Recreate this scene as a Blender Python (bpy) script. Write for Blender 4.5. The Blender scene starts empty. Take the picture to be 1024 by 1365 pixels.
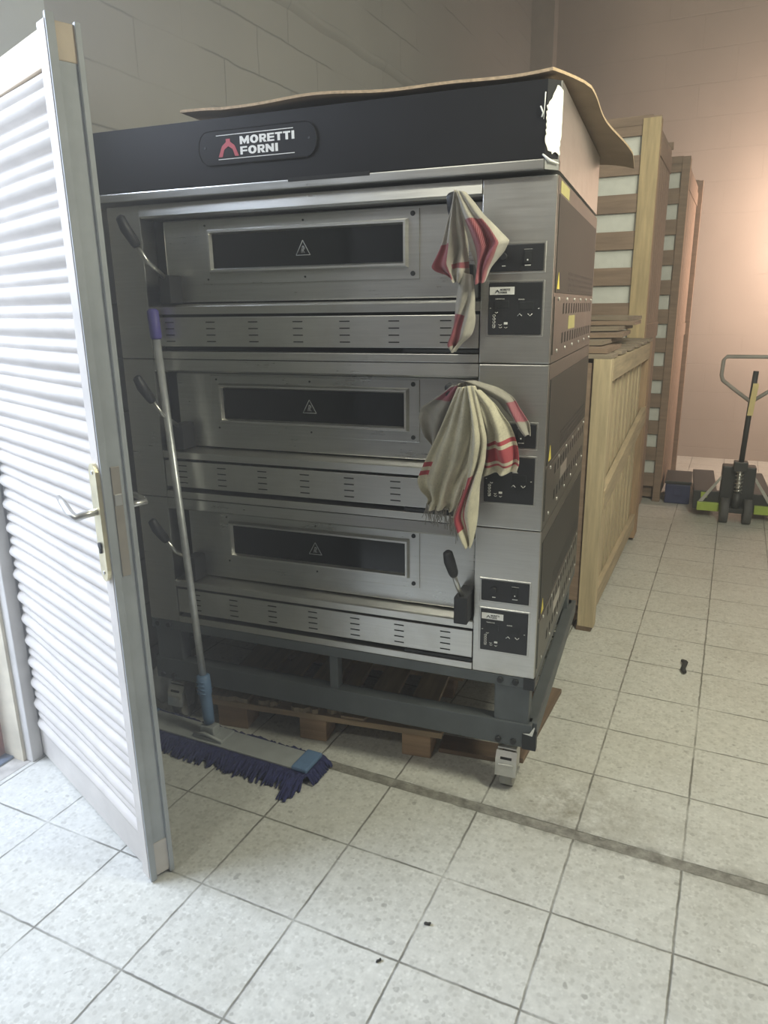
import bpy, bmesh, math, random
from mathutils import Vector, Matrix
random.seed(7)
PI = math.pi
S = bpy.context.scene
COL = S.collection

# ------------------------------------------------------------------ camera
cd = bpy.data.cameras.new('camera'); cam = bpy.data.objects.new('camera', cd); COL.objects.link(cam)
cd.sensor_fit = 'VERTICAL'; cd.sensor_height = 36; cd.sensor_width = 27; cd.lens = 25.4456
cd.clip_start = .02
_r = Vector((.90373, .42789, -.0135)); _u = Vector((-.10504, .2522, .96196)); _b = Vector((.41502, -.86793, .27286))
cam.matrix_world = Matrix(((_r.x, _u.x, _b.x, .4527), (_r.y, _u.y, _b.y, -1.998), (_r.z, _u.z, _b.z, 1.5331), (0, 0, 0, 1)))
S.camera = cam

# ------------------------------------------------------------------ light and exposure
S.view_settings.view_transform = 'Standard'; S.view_settings.look = 'None'
S.view_settings.gamma = 1; S.view_settings.exposure = -.03
W = bpy.data.worlds.new('sky'); S.world = W; W.use_nodes = True
W.node_tree.nodes['Background'].inputs[0].default_value = (.80, .90, 1, 1)
W.node_tree.nodes['Background'].inputs[1].default_value = 1.2

def area(name, loc, target, sx, sy, power, col):
    l = bpy.data.lights.new(name, 'AREA'); l.shape = 'RECTANGLE'; l.size = sx; l.size_y = sy
    l.energy = power; l.color = col
    o = bpy.data.objects.new(name, l); COL.objects.link(o); o.location = loc
    o.rotation_euler = (Vector(target) - Vector(loc)).to_track_quat('-Z', 'Y').to_euler()
    return o
area('daylight_at_doorway', (-3.3, -2.0, 3.0), (-.8, -1.1, .5), 2.2, 2.2, 325, (.74, .83, 1))
area('front_tube_lamp', (-.95, -3.4, 4.0), (-.4, -.2, .2), .25, .25, 36, (1, .97, .80))
area('right_tube_lamp', (1.05, -.35, 3.0), (.95, .1, 0), .3, 1.2, 7, (1, .99, .74))
area('back_glare_fill', (1.7, 5.0, 2.2), (.9, 6, 2.0), .5, .5, 115, (1, .74, .58))  # unseen warm light added to give the glare at the far right
area('ceiling_tube_lamp', (1.2, -.35, 2.7), (-.1, 2.6, .9), .3, 1.0, 62, (1, .98, .76))
area('rear_fill', (.9, 1.5, 3.3), (-.2, 3.0, 1.4), .3, 1.0, 16, (1, .97, .80))  # unseen fill light added to brighten the crates at the back

# ------------------------------------------------------------------ material helpers
def nmat(name):
    m = bpy.data.materials.new(name); m.use_nodes = True
    nt = m.node_tree; b = nt.nodes['Principled BSDF']
    return m, nt, b
def N(nt, t, **kw):
    n = nt.nodes.new(t)
    for k, v in kw.items():
        if k.startswith('i_'):
            key = k[2:]; key = int(key) if key.isdigit() else key.replace('_', ' ')
            n.inputs[key].default_value = v
        else: setattr(n, k, v)
    return n
def lk(nt, a, b): nt.links.new(a, b)
def M2(nt, op, a, b=None, clamp=False):
    n = nt.nodes.new('ShaderNodeMath'); n.operation = op; n.use_clamp = clamp
    for i, v in enumerate((a, b)):
        if v is None: continue
        if isinstance(v, (int, float)): n.inputs[i].default_value = v
        else: nt.links.new(v, n.inputs[i])
    return n.outputs[0]
def mixc(nt, fac, a, b):
    n = nt.nodes.new('ShaderNodeMix'); n.data_type = 'RGBA'
    for s, v in ((n.inputs[0], fac), (n.inputs[6], a), (n.inputs[7], b)):
        if isinstance(v, (int, float)): s.default_value = v
        elif isinstance(v, tuple): s.default_value = (*v, 1) if len(v) == 3 else v
        else: nt.links.new(v, s)
    return n.outputs[2]
def objco(nt): return N(nt, 'ShaderNodeTexCoord').outputs['Object']
def noise(nt, co, scale, detail=4, rough=.6, stretch=None):
    if stretch:
        mp = N(nt, 'ShaderNodeMapping'); mp.inputs['Scale'].default_value = stretch; lk(nt, co, mp.inputs[0]); co = mp.outputs[0]
    n = N(nt, 'ShaderNodeTexNoise'); n.inputs['Scale'].default_value = scale; n.inputs['Detail'].default_value = detail
    n.inputs['Roughness'].default_value = rough; lk(nt, co, n.inputs['Vector']); return n.outputs['Fac']
def ramp(nt, fac, lo, hi):
    n = N(nt, 'ShaderNodeMapRange'); n.inputs['From Min'].default_value = lo; n.inputs['From Max'].default_value = hi
    lk(nt, fac, n.inputs['Value']); return n.outputs['Result']
def bump(nt, b, h, s=.3, d=.01):
    n = N(nt, 'ShaderNodeBump'); n.inputs['Strength'].default_value = s; n.inputs['Distance'].default_value = d
    lk(nt, h, n.inputs['Height']); lk(nt, n.outputs[0], b.inputs['Normal'])

def simple(name, c, rough=.5, metal=0, var=.12, scale=12, bmp=0, stretch=None, spec=None):
    m, nt, b = nmat(name); co = objco(nt)
    f = noise(nt, co, scale, stretch=stretch)
    lo = tuple(x*(1-var) for x in c); hi = tuple(min(1, x*(1+var)) for x in c)
    lk(nt, mixc(nt, ramp(nt, f, .3, .7), lo, hi), b.inputs['Base Color'])
    b.inputs['Roughness'].default_value = rough; b.inputs['Metallic'].default_value = metal
    if spec is not None: b.inputs['Specular IOR Level'].default_value = spec
    if bmp: bump(nt, b, f, bmp, .004)
    return m
def steel(name, c, rough=.38, dirty=.0):
    m, nt, b = nmat(name); co = objco(nt)
    f = noise(nt, co, 3, 5, .6, (2, 2, 60)); g = noise(nt, co, 5, 5, .65)
    col = mixc(nt, ramp(nt, f, .3, .7), tuple(x*.93 for x in c), tuple(min(1, x*1.05) for x in c))
    col = mixc(nt, M2(nt, 'MULTIPLY', ramp(nt, g, .5, .75), .25+dirty), col, (.42, .40, .36))
    lk(nt, col, b.inputs['Base Color']); b.inputs['Metallic'].default_value = .94
    r = M2(nt, 'ADD', M2(nt, 'MULTIPLY', f, .12), M2(nt, 'MULTIPLY', g, .22)); lk(nt, M2(nt, 'ADD', r, rough-.16), b.inputs['Roughness'])
    return m
def woodm(name, c, axis=2, rough=.75):
    st = [9, 9, 9]; st[axis] = .7
    m, nt, b = nmat(name); co = objco(nt)
    f = noise(nt, co, 4, 6, .65, tuple(st)); g = noise(nt, co, 2.2, 4, .6)
    col = mixc(nt, ramp(nt, f, .3, .72), tuple(x*.66 for x in c), tuple(min(1, x*1.12) for x in c))
    col = mixc(nt, M2(nt, 'MULTIPLY', ramp(nt, g, .5, .8), .45), col, tuple(x*.5 for x in c))
    lk(nt, col, b.inputs['Base Color']); b.inputs['Roughness'].default_value = rough
    bump(nt, b, f, .35, .004)
    return m

M = {}
M['steel'] = steel('brushed_steel', (.56, .56, .545), .30)
M['steel_light'] = steel('brushed_steel_dusty', (.64, .635, .61), .34, .1)
M['steel_side'] = steel('shaded_side_steel', (.17, .17, .158), .42, .1)  # oven steel with the flank's shade put into its darker colour
M['dark_gap'] = simple('black_recess', (.012, .012, .013), .8)
M['hood_black'] = simple('black_enamel', (.012, .012, .014), .5, 0, .2, 4, spec=.14)
M['badge_black'] = simple('black_badge', (.012, .012, .014), .5, spec=.15)
M['glass'] = simple('dark_oven_glass', (.008, .009, .010), .12, 0, .1, 3, spec=.5)
M['panel_black'] = simple('black_panel_foil', (.022, .023, .027), .38)
M['white_print'] = simple('white_print', (.78, .78, .75), .5, 0, .05)
M['grey_print'] = simple('grey_print', (.35, .36, .36), .5, 0, .05)
M['sticker'] = simple('white_sticker', (.85, .85, .83), .5, 0, .04)
M['red_print'] = simple('red_print', (.42, .045, .06), .45, 0, .06)
M['yellow'] = simple('yellow_sticker', (.72, .60, .10), .5, 0, .08)
M['yellow_dull'] = simple('dull_yellow_label', (.42, .38, .16), .6, 0, .1)
M['grip'] = simple('black_grip', (.025, .026, .03), .5)
M['stand'] = simple('grey_painted_steel', (.105, .118, .125), .5, .25, .15, 6)
M['bolt'] = simple('dark_bolt', (.035, .037, .04), .45, .4)
M['vent_dark'] = simple('dark_perforated_sheet', (.045, .045, .042), .55, .4, .25, 300)
M['chrome'] = simple('zinc_metal', (.62, .62, .60), .32, .85, .12, 20)
M['rubber'] = simple('grey_rubber', (.33, .33, .31), .6)
M['rubber_dark'] = simple('dark_rubber', (.10, .10, .105), .6)
M['tape'] = simple('torn_white_tape', (.78, .78, .73), .6, 0, .12, 30, .4)
M['door_paint'] = simple('cream_door_paint', (.52, .49, .455), .50, 0, .10, 7, .15)
M['door_top'] = simple('tan_door_rail', (.60, .49, .36), .55, 0, .1, 9)  # tan top rail, yellower than the other door paint
M['door_grey'] = simple('grey_door_edge', (.36, .385, .40), .5, 0, .12, 9)
M['lock_plate'] = simple('dull_brass_plate', (.36, .33, .29), .5, .4)
M['brass'] = simple('worn_silver_brass', (.72, .66, .46), .28, .8, .15, 20)
M['foam'] = simple('white_foam', (.72, .74, .70), .85, 0, .06, 20, .2)
M['crate_pale'] = woodm('pale_crate_wood', (.60, .49, .32), 2)
M['crate_y'] = woodm('pale_crate_board', (.52, .42, .28), 1)
M['crate_x'] = woodm('reddish_crate_board', (.33, .235, .175), 0)
M['crate_gold'] = woodm('yellow_crate_wood', (.58, .45, .26), 2)
M['crate_orange'] = woodm('orange_crate_wood', (.46, .31, .19), 2)
M['board_grey'] = woodm('weathered_grey_board', (.33, .27, .21), 0)
M['pallet'] = woodm('pallet_wood', (.46, .34, .22), 0)
M['pallet_y'] = woodm('pallet_deck_wood', (.40, .32, .22), 1)
M['pallet_block'] = woodm('pallet_block_wood', (.44, .30, .19), 0)
M['plank_brown'] = woodm('brown_plank', (.20, .14, .095), 1)
M['card'] = simple('brown_cardboard', (.30, .21, .135), .85, 0, .14, 6, .2)
M['card_edge'] = simple('cardboard_edge', (.42, .31, .20), .9, 0, .25, 120, .5)
M['mop_blue'] = simple('navy_mop_yarn', (.030, .035, .115), .95, 0, .35, 60, .6)
M['mop_plastic'] = simple('blue_mop_plastic', (.13, .22, .37), .45)
M['mop_frame'] = simple('dusty_mop_frame', (.40, .42, .42), .6, .2)
M['mop_pole'] = simple('scuffed_aluminium', (.60, .62, .64), .38, .6, .15, 25)
M['mop_grip'] = simple('violet_grip', (.10, .085, .34), .5)
M['bag'] = simple('white_plastic_bag', (.70, .71, .72), .45, 0, .06, 12, .5)
M['lime'] = simple('lime_green_paint', (.42, .55, .10), .45)
M['jack_black'] = simple('black_truck_paint', (.04, .042, .045), .45)
M['jack_grey'] = simple('grey_truck_handle', (.34, .32, .30), .5)
M['blue_box'] = simple('dark_blue_plastic', (.045, .055, .14), .5)
M['label_wood'] = simple('pale_yellow_strip', (.74, .62, .30), .6, 0, .08)
M['debris'] = simple('black_debris', (.035, .035, .033), .7)
M['gate_red'] = simple('rusty_red_post', (.26, .10, .07), .7, 0, .3, 8, .3)
M['blue_plate'] = simple('blue_grey_plate', (.20, .25, .34), .45, .5, .3, 40, .6)
M['concrete'] = simple('concrete', (.40, .38, .35), .9, 0, .25, 20, .5)
M['jamb'] = simple('cream_jamb_paint', (.62, .60, .57), .5, 0, .08)
M['plaster_cream'] = simple('cream_plaster', (.66, .60, .47), .9, 0, .15, 12, .4)
M['plaster_grey'] = simple('pale_grey_plaster', (.55, .57, .56), .9, 0, .05, 3)

def wall_mat(name, c, bl, bh, oz, oy, strength, ax):
    m, nt, b = nmat(name); co = objco(nt)
    sp = N(nt, 'ShaderNodeSeparateXYZ'); lk(nt, co, sp.inputs[0])
    wob = M2(nt, 'MULTIPLY', M2(nt, 'SUBTRACT', noise(nt, co, 3.5, 3), .5), .03)
    z = M2(nt, 'DIVIDE', M2(nt, 'SUBTRACT', M2(nt, 'ADD', sp.outputs[2], wob), oz), bh)
    row = M2(nt, 'FLOOR', z)
    fz = M2(nt, 'ABSOLUTE', M2(nt, 'SUBTRACT', M2(nt, 'FRACT', z), .5))
    h = M2(nt, 'DIVIDE', M2(nt, 'SUBTRACT', M2(nt, 'ADD', sp.outputs[ax], wob), oy), bl)
    h = M2(nt, 'ADD', h, M2(nt, 'MULTIPLY', M2(nt, 'MODULO', row, 2), .5))
    fh = M2(nt, 'ABSOLUTE', M2(nt, 'SUBTRACT', M2(nt, 'FRACT', h), .5))
    lz = ramp(nt, fz, .5-.011/bh*.5, .5); lh = ramp(nt, fh, .5-.008/bl*.5, .5)
    line = M2(nt, 'MAXIMUM', lz, lh)
    patch = ramp(nt, noise(nt, co, 1.1, 2), .45, .52)
    line = M2(nt, 'MULTIPLY', line, M2(nt, 'MULTIPLY', M2(nt, 'ADD', patch, .15, True), strength))
    f = noise(nt, co, 1.6, 5)
    col = mixc(nt, ramp(nt, f, .3, .7), tuple(x*.92 for x in c), tuple(x*1.05 for x in c))
    col = mixc(nt, line, col, tuple(x*.45 for x in c)); lk(nt, col, b.inputs['Base Color'])
    b.inputs['Roughness'].default_value = .9
    hh = M2(nt, 'SUBTRACT', M2(nt, 'MULTIPLY', noise(nt, co, 25, 4), .2), line); bump(nt, b, hh, .5, .01)
    return m
M['wall_left'] = wall_mat('painted_block_wall', (.38, .365, .335), .53, .2, 2.158, .08, .8, 1)
M['wall_back'] = wall_mat('pinkish_block_wall', (.42, .365, .325), .6, .28, .1, .2, .2, 0)
M['wall_right'] = simple('dark_grey_plaster', (.20, .19, .18), .9)  # unseen wall darkened so the steel flank reflects less light
M['ceil'] = simple('grey_ceiling', (.42, .38, .34), .9)

def floor_mat():
    m, nt, b = nmat('terrazzo_tiles'); co = objco(nt)
    sp = N(nt, 'ShaderNodeSeparateXYZ'); lk(nt, co, sp.inputs[0]); x, y = sp.outputs[0], sp.outputs[1]
    wob = M2(nt, 'MULTIPLY', M2(nt, 'SUBTRACT', noise(nt, co, 22, 3), .5), .006)
    x = M2(nt, 'ADD', x, wob); yw = M2(nt, 'ADD', y, wob)
    far = M2(nt, 'GREATER_THAN', yw, -.11)
    yo = M2(nt, 'ADD', yw, M2(nt, 'ADD', M2(nt, 'MULTIPLY', far, .091-.43), .43))
    tx = M2(nt, 'DIVIDE', M2(nt, 'ADD', x, .73), .3); ty = M2(nt, 'DIVIDE', yo, .3)
    dx = M2(nt, 'SUBTRACT', .5, M2(nt, 'ABSOLUTE', M2(nt, 'SUBTRACT', M2(nt, 'FRACT', tx), .5)))
    dy = M2(nt, 'SUBTRACT', .5, M2(nt, 'ABSOLUTE', M2(nt, 'SUBTRACT', M2(nt, 'FRACT', ty), .5)))
    d = M2(nt, 'MULTIPLY', M2(nt, 'MINIMUM', dx, dy), .3)
    gr = M2(nt, 'SUBTRACT', 1, ramp(nt, d, .0014, .0042), True)
    gr = M2(nt, 'MULTIPLY', gr, ramp(nt, noise(nt, co, 5, 4), .25, .55), True)
    yr = M2(nt, 'ADD', yw, M2(nt, 'MULTIPLY', M2(nt, 'SUBTRACT', noise(nt, co, 30, 4, .7), .5), .022))
    strip = M2(nt, 'MULTIPLY', M2(nt, 'GREATER_THAN', yr, -.130), M2(nt, 'LESS_THAN', yr, -.093))
    # chips
    v = N(nt, 'ShaderNodeTexVoronoi'); v.inputs['Scale'].default_value = 80; v.inputs['Randomness'].default_value = 1; lk(nt, co, v.inputs['Vector'])
    sc = N(nt, 'ShaderNodeSeparateColor'); lk(nt, v.outputs['Color'], sc.inputs[0])
    v2 = N(nt, 'ShaderNodeTexVoronoi'); v2.inputs['Scale'].default_value = 105; lk(nt, co, v2.inputs['Vector'])
    sc2 = N(nt, 'ShaderNodeSeparateColor'); lk(nt, v2.outputs['Color'], sc2.inputs[0])
    chip = M2(nt, 'MULTIPLY', ramp(nt, sc.outputs[0], .42, .85), M2(nt, 'LESS_THAN', v.outputs['Distance'], .52))
    chip2 = M2(nt, 'MULTIPLY', ramp(nt, sc2.outputs[1], .7, .95), M2(nt, 'LESS_THAN', v2.outputs['Distance'], .5))
    big = M2(nt, 'GREATER_THAN', sc.outputs[1], .994)
    base = mixc(nt, ramp(nt, noise(nt, co, 34, 6, .75), .3, .7), (.50, .50, .465), (.66, .66, .615))
    col = mixc(nt, M2(nt, 'MULTIPLY', chip, .42), base, (.37, .365, .33))
    col = mixc(nt, M2(nt, 'MULTIPLY', chip2, .45), col, (.74, .74, .70))
    col = mixc(nt, M2(nt, 'MULTIPLY', big, .35), col, (.14, .135, .12))
    # dirt: blotches, brown stains, grime beside the cement strip
    dirt = ramp(nt, noise(nt, co, 2.3, 6, .7), .48, .72)
    col = mixc(nt, M2(nt, 'MULTIPLY', dirt, .30), col, (.30, .28, .22))
    sx = M2(nt, 'ABSOLUTE', M2(nt, 'SUBTRACT', x, .15)); sy = M2(nt, 'ABSOLUTE', M2(nt, 'SUBTRACT', y, .03))
    st = M2(nt, 'SUBTRACT', 1, ramp(nt, M2(nt, 'ADD', M2(nt, 'MULTIPLY', sx, .45), sy), .02, .24), True)
    st = M2(nt, 'MULTIPLY', st, ramp(nt, noise(nt, co, 11, 6, .7), .38, .68))
    col = mixc(nt, M2(nt, 'MULTIPLY', st, .75), col, (.17, .15, .10))
    near = M2(nt, 'SUBTRACT', 1, ramp(nt, M2(nt, 'ABSOLUTE', M2(nt, 'ADD', y, .11)), .015, .06), True)
    near = M2(nt, 'MULTIPLY', near, ramp(nt, noise(nt, co, 14, 6, .7), .42, .62))
    near = M2(nt, 'MULTIPLY', near, M2(nt, 'ADD', M2(nt, 'MULTIPLY', ramp(nt, x, -.55, .1), .6), .4))
    col = mixc(nt, M2(nt, 'MULTIPLY', near, .75), col, (.13, .125, .105))
    col = mixc(nt, M2(nt, 'MULTIPLY', gr, .9), col, (.14, .135, .115))
    cem = mixc(nt, ramp(nt, noise(nt, co, 26, 6, .7), .3, .7), (.11, .105, .09), (.36, .35, .31))
    col = mixc(nt, strip, col, cem)
    lk(nt, col, b.inputs['Base Color']); b.inputs['Roughness'].default_value = .5
    b.inputs['Specular IOR Level'].default_value = .4
    h = M2(nt, 'SUBTRACT', M2(nt, 'MULTIPLY', noise(nt, co, 60, 3), .08), M2(nt, 'MAXIMUM', gr, M2(nt, 'MULTIPLY', strip, .8))); bump(nt, b, h, .5, .004)
    return m
M['floor'] = floor_mat()

def towel_mat(name, base, red, bands, speck=.35, checks=False):
    """bands: list of (axis 0=u 1=v, lo, hi) in the UV layout of the cloth, woven red"""
    m, nt, b = nmat(name); co = objco(nt)
    uv = N(nt, 'ShaderNodeUVMap'); sp = N(nt, 'ShaderNodeSeparateXYZ'); lk(nt, uv.outputs[0], sp.inputs[0])
    fac = None
    for ax, lo, hi, lo2, hi2 in bands:
        a = sp.outputs[ax]; o = sp.outputs[1-ax]
        f = M2(nt, 'MULTIPLY', M2(nt, 'GREATER_THAN', a, lo), M2(nt, 'LESS_THAN', a, hi))
        f = M2(nt, 'MULTIPLY', f, M2(nt, 'MULTIPLY', M2(nt, 'GREATER_THAN', o, lo2), M2(nt, 'LESS_THAN', o, hi2)))
        fac = f if fac is None else M2(nt, 'MAXIMUM', fac, f)
    n1 = noise(nt, co, 260, 3, .7); n2 = noise(nt, co, 18, 5, .65)
    col = mixc(nt, ramp(nt, n2, .35, .7), base, tuple(x*.72 for x in base))
    col = mixc(nt, M2(nt, 'MULTIPLY', ramp(nt, n1, .52, .66), speck), col, tuple(x*.35 for x in base))
    rr = red
    if checks:
        ch = M2(nt, 'GREATER_THAN', M2(nt, 'FRACT', M2(nt, 'MULTIPLY', M2(nt, 'ADD', sp.outputs[0], M2(nt, 'MULTIPLY', sp.outputs[1], 1.6)), 22)), .72)
        rr = mixc(nt, M2(nt, 'MULTIPLY', ch, .75), red, tuple(min(1, x*1.2+.2) for x in red))
    if fac is not None: col = mixc(nt, M2(nt, 'MULTIPLY', fac, .92), col, rr)
    lk(nt, col, b.inputs['Base Color']); b.inputs['Roughness'].default_value = .95
    b.inputs['Sheen Weight'].default_value = .2
    bump(nt, b, n1, .5, .003)
    return m

# ------------------------------------------------------------------ mesh helpers
class MB:
    def __init__(s): s.bm = bmesh.new(); s.uv = None
    def _merge(s, t):
        me = bpy.data.meshes.new('t'); t.to_mesh(me); t.free(); s.bm.from_mesh(me); bpy.data.meshes.remove(me)
    def box(s, x0, x1, y0, y1, z0, z1, bev=0, mat=0, mtx=None, seg=2):
        t = bmesh.new(); bmesh.ops.create_cube(t, size=1)
        for v in t.verts:
            v.co = Vector(((x0+x1)/2+v.co.x*(x1-x0), (y0+y1)/2+v.co.y*(y1-y0), (z0+z1)/2+v.co.z*(z1-z0)))
        if bev: bmesh.ops.bevel(t, geom=list(t.edges), offset=bev, segments=seg, profile=.6, affect='EDGES')
        for f in t.faces: f.material_index = mat
        if mtx: bmesh.ops.transform(t, matrix=mtx, verts=t.verts)
        s._merge(t); return s
    def cyl(s, p0, p1, r0, r1=None, seg=16, mat=0, cap=True):
        r1 = r0 if r1 is None else r1
        p0, p1 = Vector(p0), Vector(p1); d = p1-p0
        t = bmesh.new(); bmesh.ops.create_cone(t, cap_ends=cap, segments=seg, radius1=r0, radius2=r1, depth=d.length)
        m = Matrix.Translation((p0+p1)/2) @ d.to_track_quat('Z', 'Y').to_matrix().to_4x4()
        bmesh.ops.transform(t, matrix=m, verts=t.verts)
        for f in t.faces: f.material_index = mat; f.smooth = len(f.verts) == 4
        s._merge(t); return s
    def tube(s, pts, rad, seg=10, mat=0):
        pts = [Vector(p) for p in pts]; rings = []; n = len(pts)
        rad = rad if isinstance(rad, (list, tuple)) else [rad]*n
        ref = None
        for i, p in enumerate(pts):
            d = (pts[min(i+1, n-1)]-pts[max(i-1, 0)]).normalized()
            if ref is None: ref = d.orthogonal().normalized()
            ref = (ref - d*ref.dot(d)).normalized(); b2 = d.cross(ref)
            rings.append([s.bm.verts.new(p+(ref*math.cos(a)+b2*math.sin(a))*rad[i]) for a in [2*PI*k/seg for k in range(seg)]])
        for a, b in zip(rings, rings[1:]):
            for k in range(seg):
                f = s.bm.faces.new((a[k], a[(k+1) % seg], b[(k+1) % seg], b[k])); f.smooth = True; f.material_index = mat
        for r, fl in ((rings[0], True), (rings[-1], False)):
            f = s.bm.faces.new(r[::-1] if fl else r); f.material_index = mat
        return s
    def poly(s, pts, ext, mat=0):
        """closed outline pts (3d), extruded by vector ext"""
        e = Vector(ext); a = [s.bm.verts.new(Vector(p)) for p in pts]; b = [s.bm.verts.new(Vector(p)+e) for p in pts]
        fs = [s.bm.faces.new(a), s.bm.faces.new(b[::-1])]
        for i in range(len(a)):
            j = (i+1) % len(a); fs.append(s.bm.faces.new((a[j], a[i], b[i], b[j])))
        for f in fs: f.material_index = mat
        return s
    def grid(s, rows, uvs=None, smooth=True, mat=0):
        if uvs and s.uv is None: s.uv = s.bm.loops.layers.uv.new('UVMap')
        vs = [[s.bm.verts.new(Vector(p)) for p in r] for r in rows]
        for i in range(len(rows)-1):
            for j in range(len(rows[0])-1):
                idx = ((i, j), (i, j+1), (i+1, j+1), (i+1, j))
                f = s.bm.faces.new([vs[a][b] for a, b in idx]); f.smooth = smooth; f.material_index = mat
                if uvs:
                    for l, (a, b) in zip(f.loops, idx): l[s.uv].uv = uvs[a][b]
        return s
    def build(s, name, mat, parent=None, loc=None, rot=None, normals=True):
        if normals: bmesh.ops.recalc_face_normals(s.bm, faces=s.bm.faces)
        me = bpy.data.meshes.new(name); s.bm.to_mesh(me); s.bm.free()
        for m in (mat if isinstance(mat, (list, tuple)) else [mat]): me.materials.append(m)
        o = bpy.data.objects.new(name, me); COL.objects.link(o)
        if parent: o.parent = parent
        if loc: o.location = loc
        if rot: o.rotation_euler = rot
        return o
def box(name, mat, parent, x0, x1, y0, y1, z0, z1, bev=0): return MB().box(x0, x1, y0, y1, z0, z1, bev).build(name, mat, parent)
def tag(o, label=None, cat=None, group=None, kind=None):
    for k, v in (('label', label), ('category', cat), ('group', group), ('kind', kind)):
        if v: o[k] = v
    return o
def empty(name, loc, rz=0, **kw):
    o = bpy.data.objects.new(name, None); COL.objects.link(o); o.location = loc; o.rotation_euler = (0, 0, rz); o.empty_display_size = .1
    return tag(o, **kw)
def struct(o, label=None): return tag(o, label, None, None, 'structure')
def text_mesh(name, body, x0, x1, z0, z1, y, mat, parent, bold=.0, depth=.0006):
    c = bpy.data.curves.new('t', 'FONT'); c.body = body; c.extrude = .01; c.offset = bold; c.resolution_u = 3
    o = bpy.data.objects.new('t', c); COL.objects.link(o); bpy.context.view_layer.update()
    me = bpy.data.meshes.new_from_object(o.evaluated_get(bpy.context.evaluated_depsgraph_get()))
    bpy.data.objects.remove(o); bpy.data.curves.remove(c)
    xs = [v.co.x for v in me.vertices]; ys = [v.co.y for v in me.vertices]
    a, b2, c0, d = min(xs), max(xs), min(ys), max(ys)
    for v in me.vertices:
        px = x0+(v.co.x-a)/(b2-a)*(x1-x0); pz = z0+(v.co.y-c0)/(d-c0)*(z1-z0); py = y-(depth if v.co.z > 0 else 0)
        v.co = (px, py, pz)
    me.name = name; me.materials.clear(); me.materials.append(mat)
    t = bpy.data.objects.new(name, me); COL.objects.link(t); t.parent = parent; return t

# ------------------------------------------------------------------ the room
XL, YB, XR, YF, ZC = -1.649, 6.0, 2.7, -4.2, 4.7
struct(box('floor', M['floor'], None, XL, XR, YF, YB, -.05, 0))
DY0, DY1, DH = -.53, -2.1, 2.9  # opening raised out of view to let daylight in from higher
wl = MB().box(XL-.26, XL, DY0, YB+.2, -.05, ZC).box(XL-.26, XL, YF-.2, DY1, -.05, ZC).box(XL-.26, XL, DY1, DY0, DH, ZC)
struct(wl.build('wall_left', M['wall_left']))
struct(box('wall_back', M['wall_back'], None, XL, XR, YB, YB+.2, -.05, ZC))
struct(box('wall_right', M['wall_right'], None, XR, XR+.2, YF-.2, YB+.2, -.05, ZC))
struct(box('wall_front', M['wall_back'], None, XL, XR, YF-.2, YF, -.05, ZC))
struct(box('ceiling', M['ceil'], None, XL-.26, XR+.2, YF-.2, YB+.2, ZC, ZC+.15))
struct(box('trim_1', M['ceil'], None, XL, XL+.22, YB-.16, YB, 0, ZC))                 # pier in the back corner
# raised ledge and shallow groove lines high on the left wall
rd = MB()
rows = []
for k in range(41):
    y = -.3+k*(YB-.2)/40*1.0; w = .006*math.sin(k*1.7)
    rows.append([(XL, y, 2.900+w), (XL+.022, y, 2.922+w), (XL+.026, y, 2.945+w), (XL+.012, y, 2.957+w), (XL, y, 2.965+w)])
rd.grid(rows, smooth=True); struct(rd.build('trim_2', M['wall_left']))
struct(box('trim_3', M['plaster_grey'], None, XL, XL+.02, DY0, -.075, 2.2, ZC))      # smoother plaster band over the doorway side
jb = MB().box(XL-.022, XL+.012, DY0-.001, DY0+.045, 0, DH, .004)
struct(jb.build('trim_4', M['jamb']))
struct(box('trim_5', M['plaster_cream'], None, XL-.115, XL-.022, DY0-.012, DY0+.01, 0, DH))
struct(box('trim_6', M['concrete'], None, XL-.26, XL, DY1, DY0, -.05, .001))
struct(box('trim_7', M['concrete'], None, XL-2.2, XL-.26, DY1-1.5, DY0+1.2, -.08, -.02))

gp = empty('gate_post', (XL-.215, DY0+.043, 0), label='rusty red-brown steel gate post outside the doorway', cat='post')
MB().box(-.06, .1, -.10, -.045, 0, 2.15, .006).build('post', M['gate_red'], gp)
MB().box(.03, .105, -.115, -.1, .16, .175, .003).build('hinge_lug', M['gate_red'], gp)
pl = MB().box(-.42, 0, -.62, .02, 0, .008, .002)
for i in range(8):
    for j in range(11):
        pl.box(-.40+i*.05, -.375+i*.05, -.60+j*.056, -.588+j*.056, .008, .011, 0, 0, None)
tag(pl.build('sill_plate', M['blue_plate'], None, (XL-.072, DY0-.02, .001)), 'blue-grey studded metal plate lying on the doorway sill', 'metal plate')

# ------------------------------------------------------------------ louvred metal door, standing open into the room
dr = empty('door_1', (XL+.008, -.484, .012), math.radians(-20.47), label='cream louvred metal door standing open into the room', kind='structure')
DW, DT, DHT = .838, .05, 2.085
lv = MB(); P = .0795; n = 24; z00 = .105
xs = [.012, .016, .022, .032, .05]+[.05+k*(DW-.088)/12 for k in range(1, 13)]
rows = []
prof = [(0, 0), (.06, .004), (.14, .014), (.26, .021), (.40, .022), (.52, .016), (.58, .006), (.60, .002), (.64, .007), (.74, .014), (.86, .014), (.95, .007), (1, 0)]
for k in range(n):
    for j, (t, h) in enumerate(prof[:-1] if k < n-1 else prof):
        row = []
        for x in xs:
            e = min(1, max(0, (x-.012)/.03)); e = math.sqrt(1-(1-e)**2)
            row.append((x, .012-h*1.12*e-.002*math.sin(x*9+k), z00+(k+t)*P))
        rows.append(row)
lv.grid(rows); lv.build('louvre_panel', M['door_paint'], dr)
MB().box(.012, DW-.03, .014, .03, .1, z00+n*P).build('backing_sheet', M['door_grey'], dr)
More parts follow.
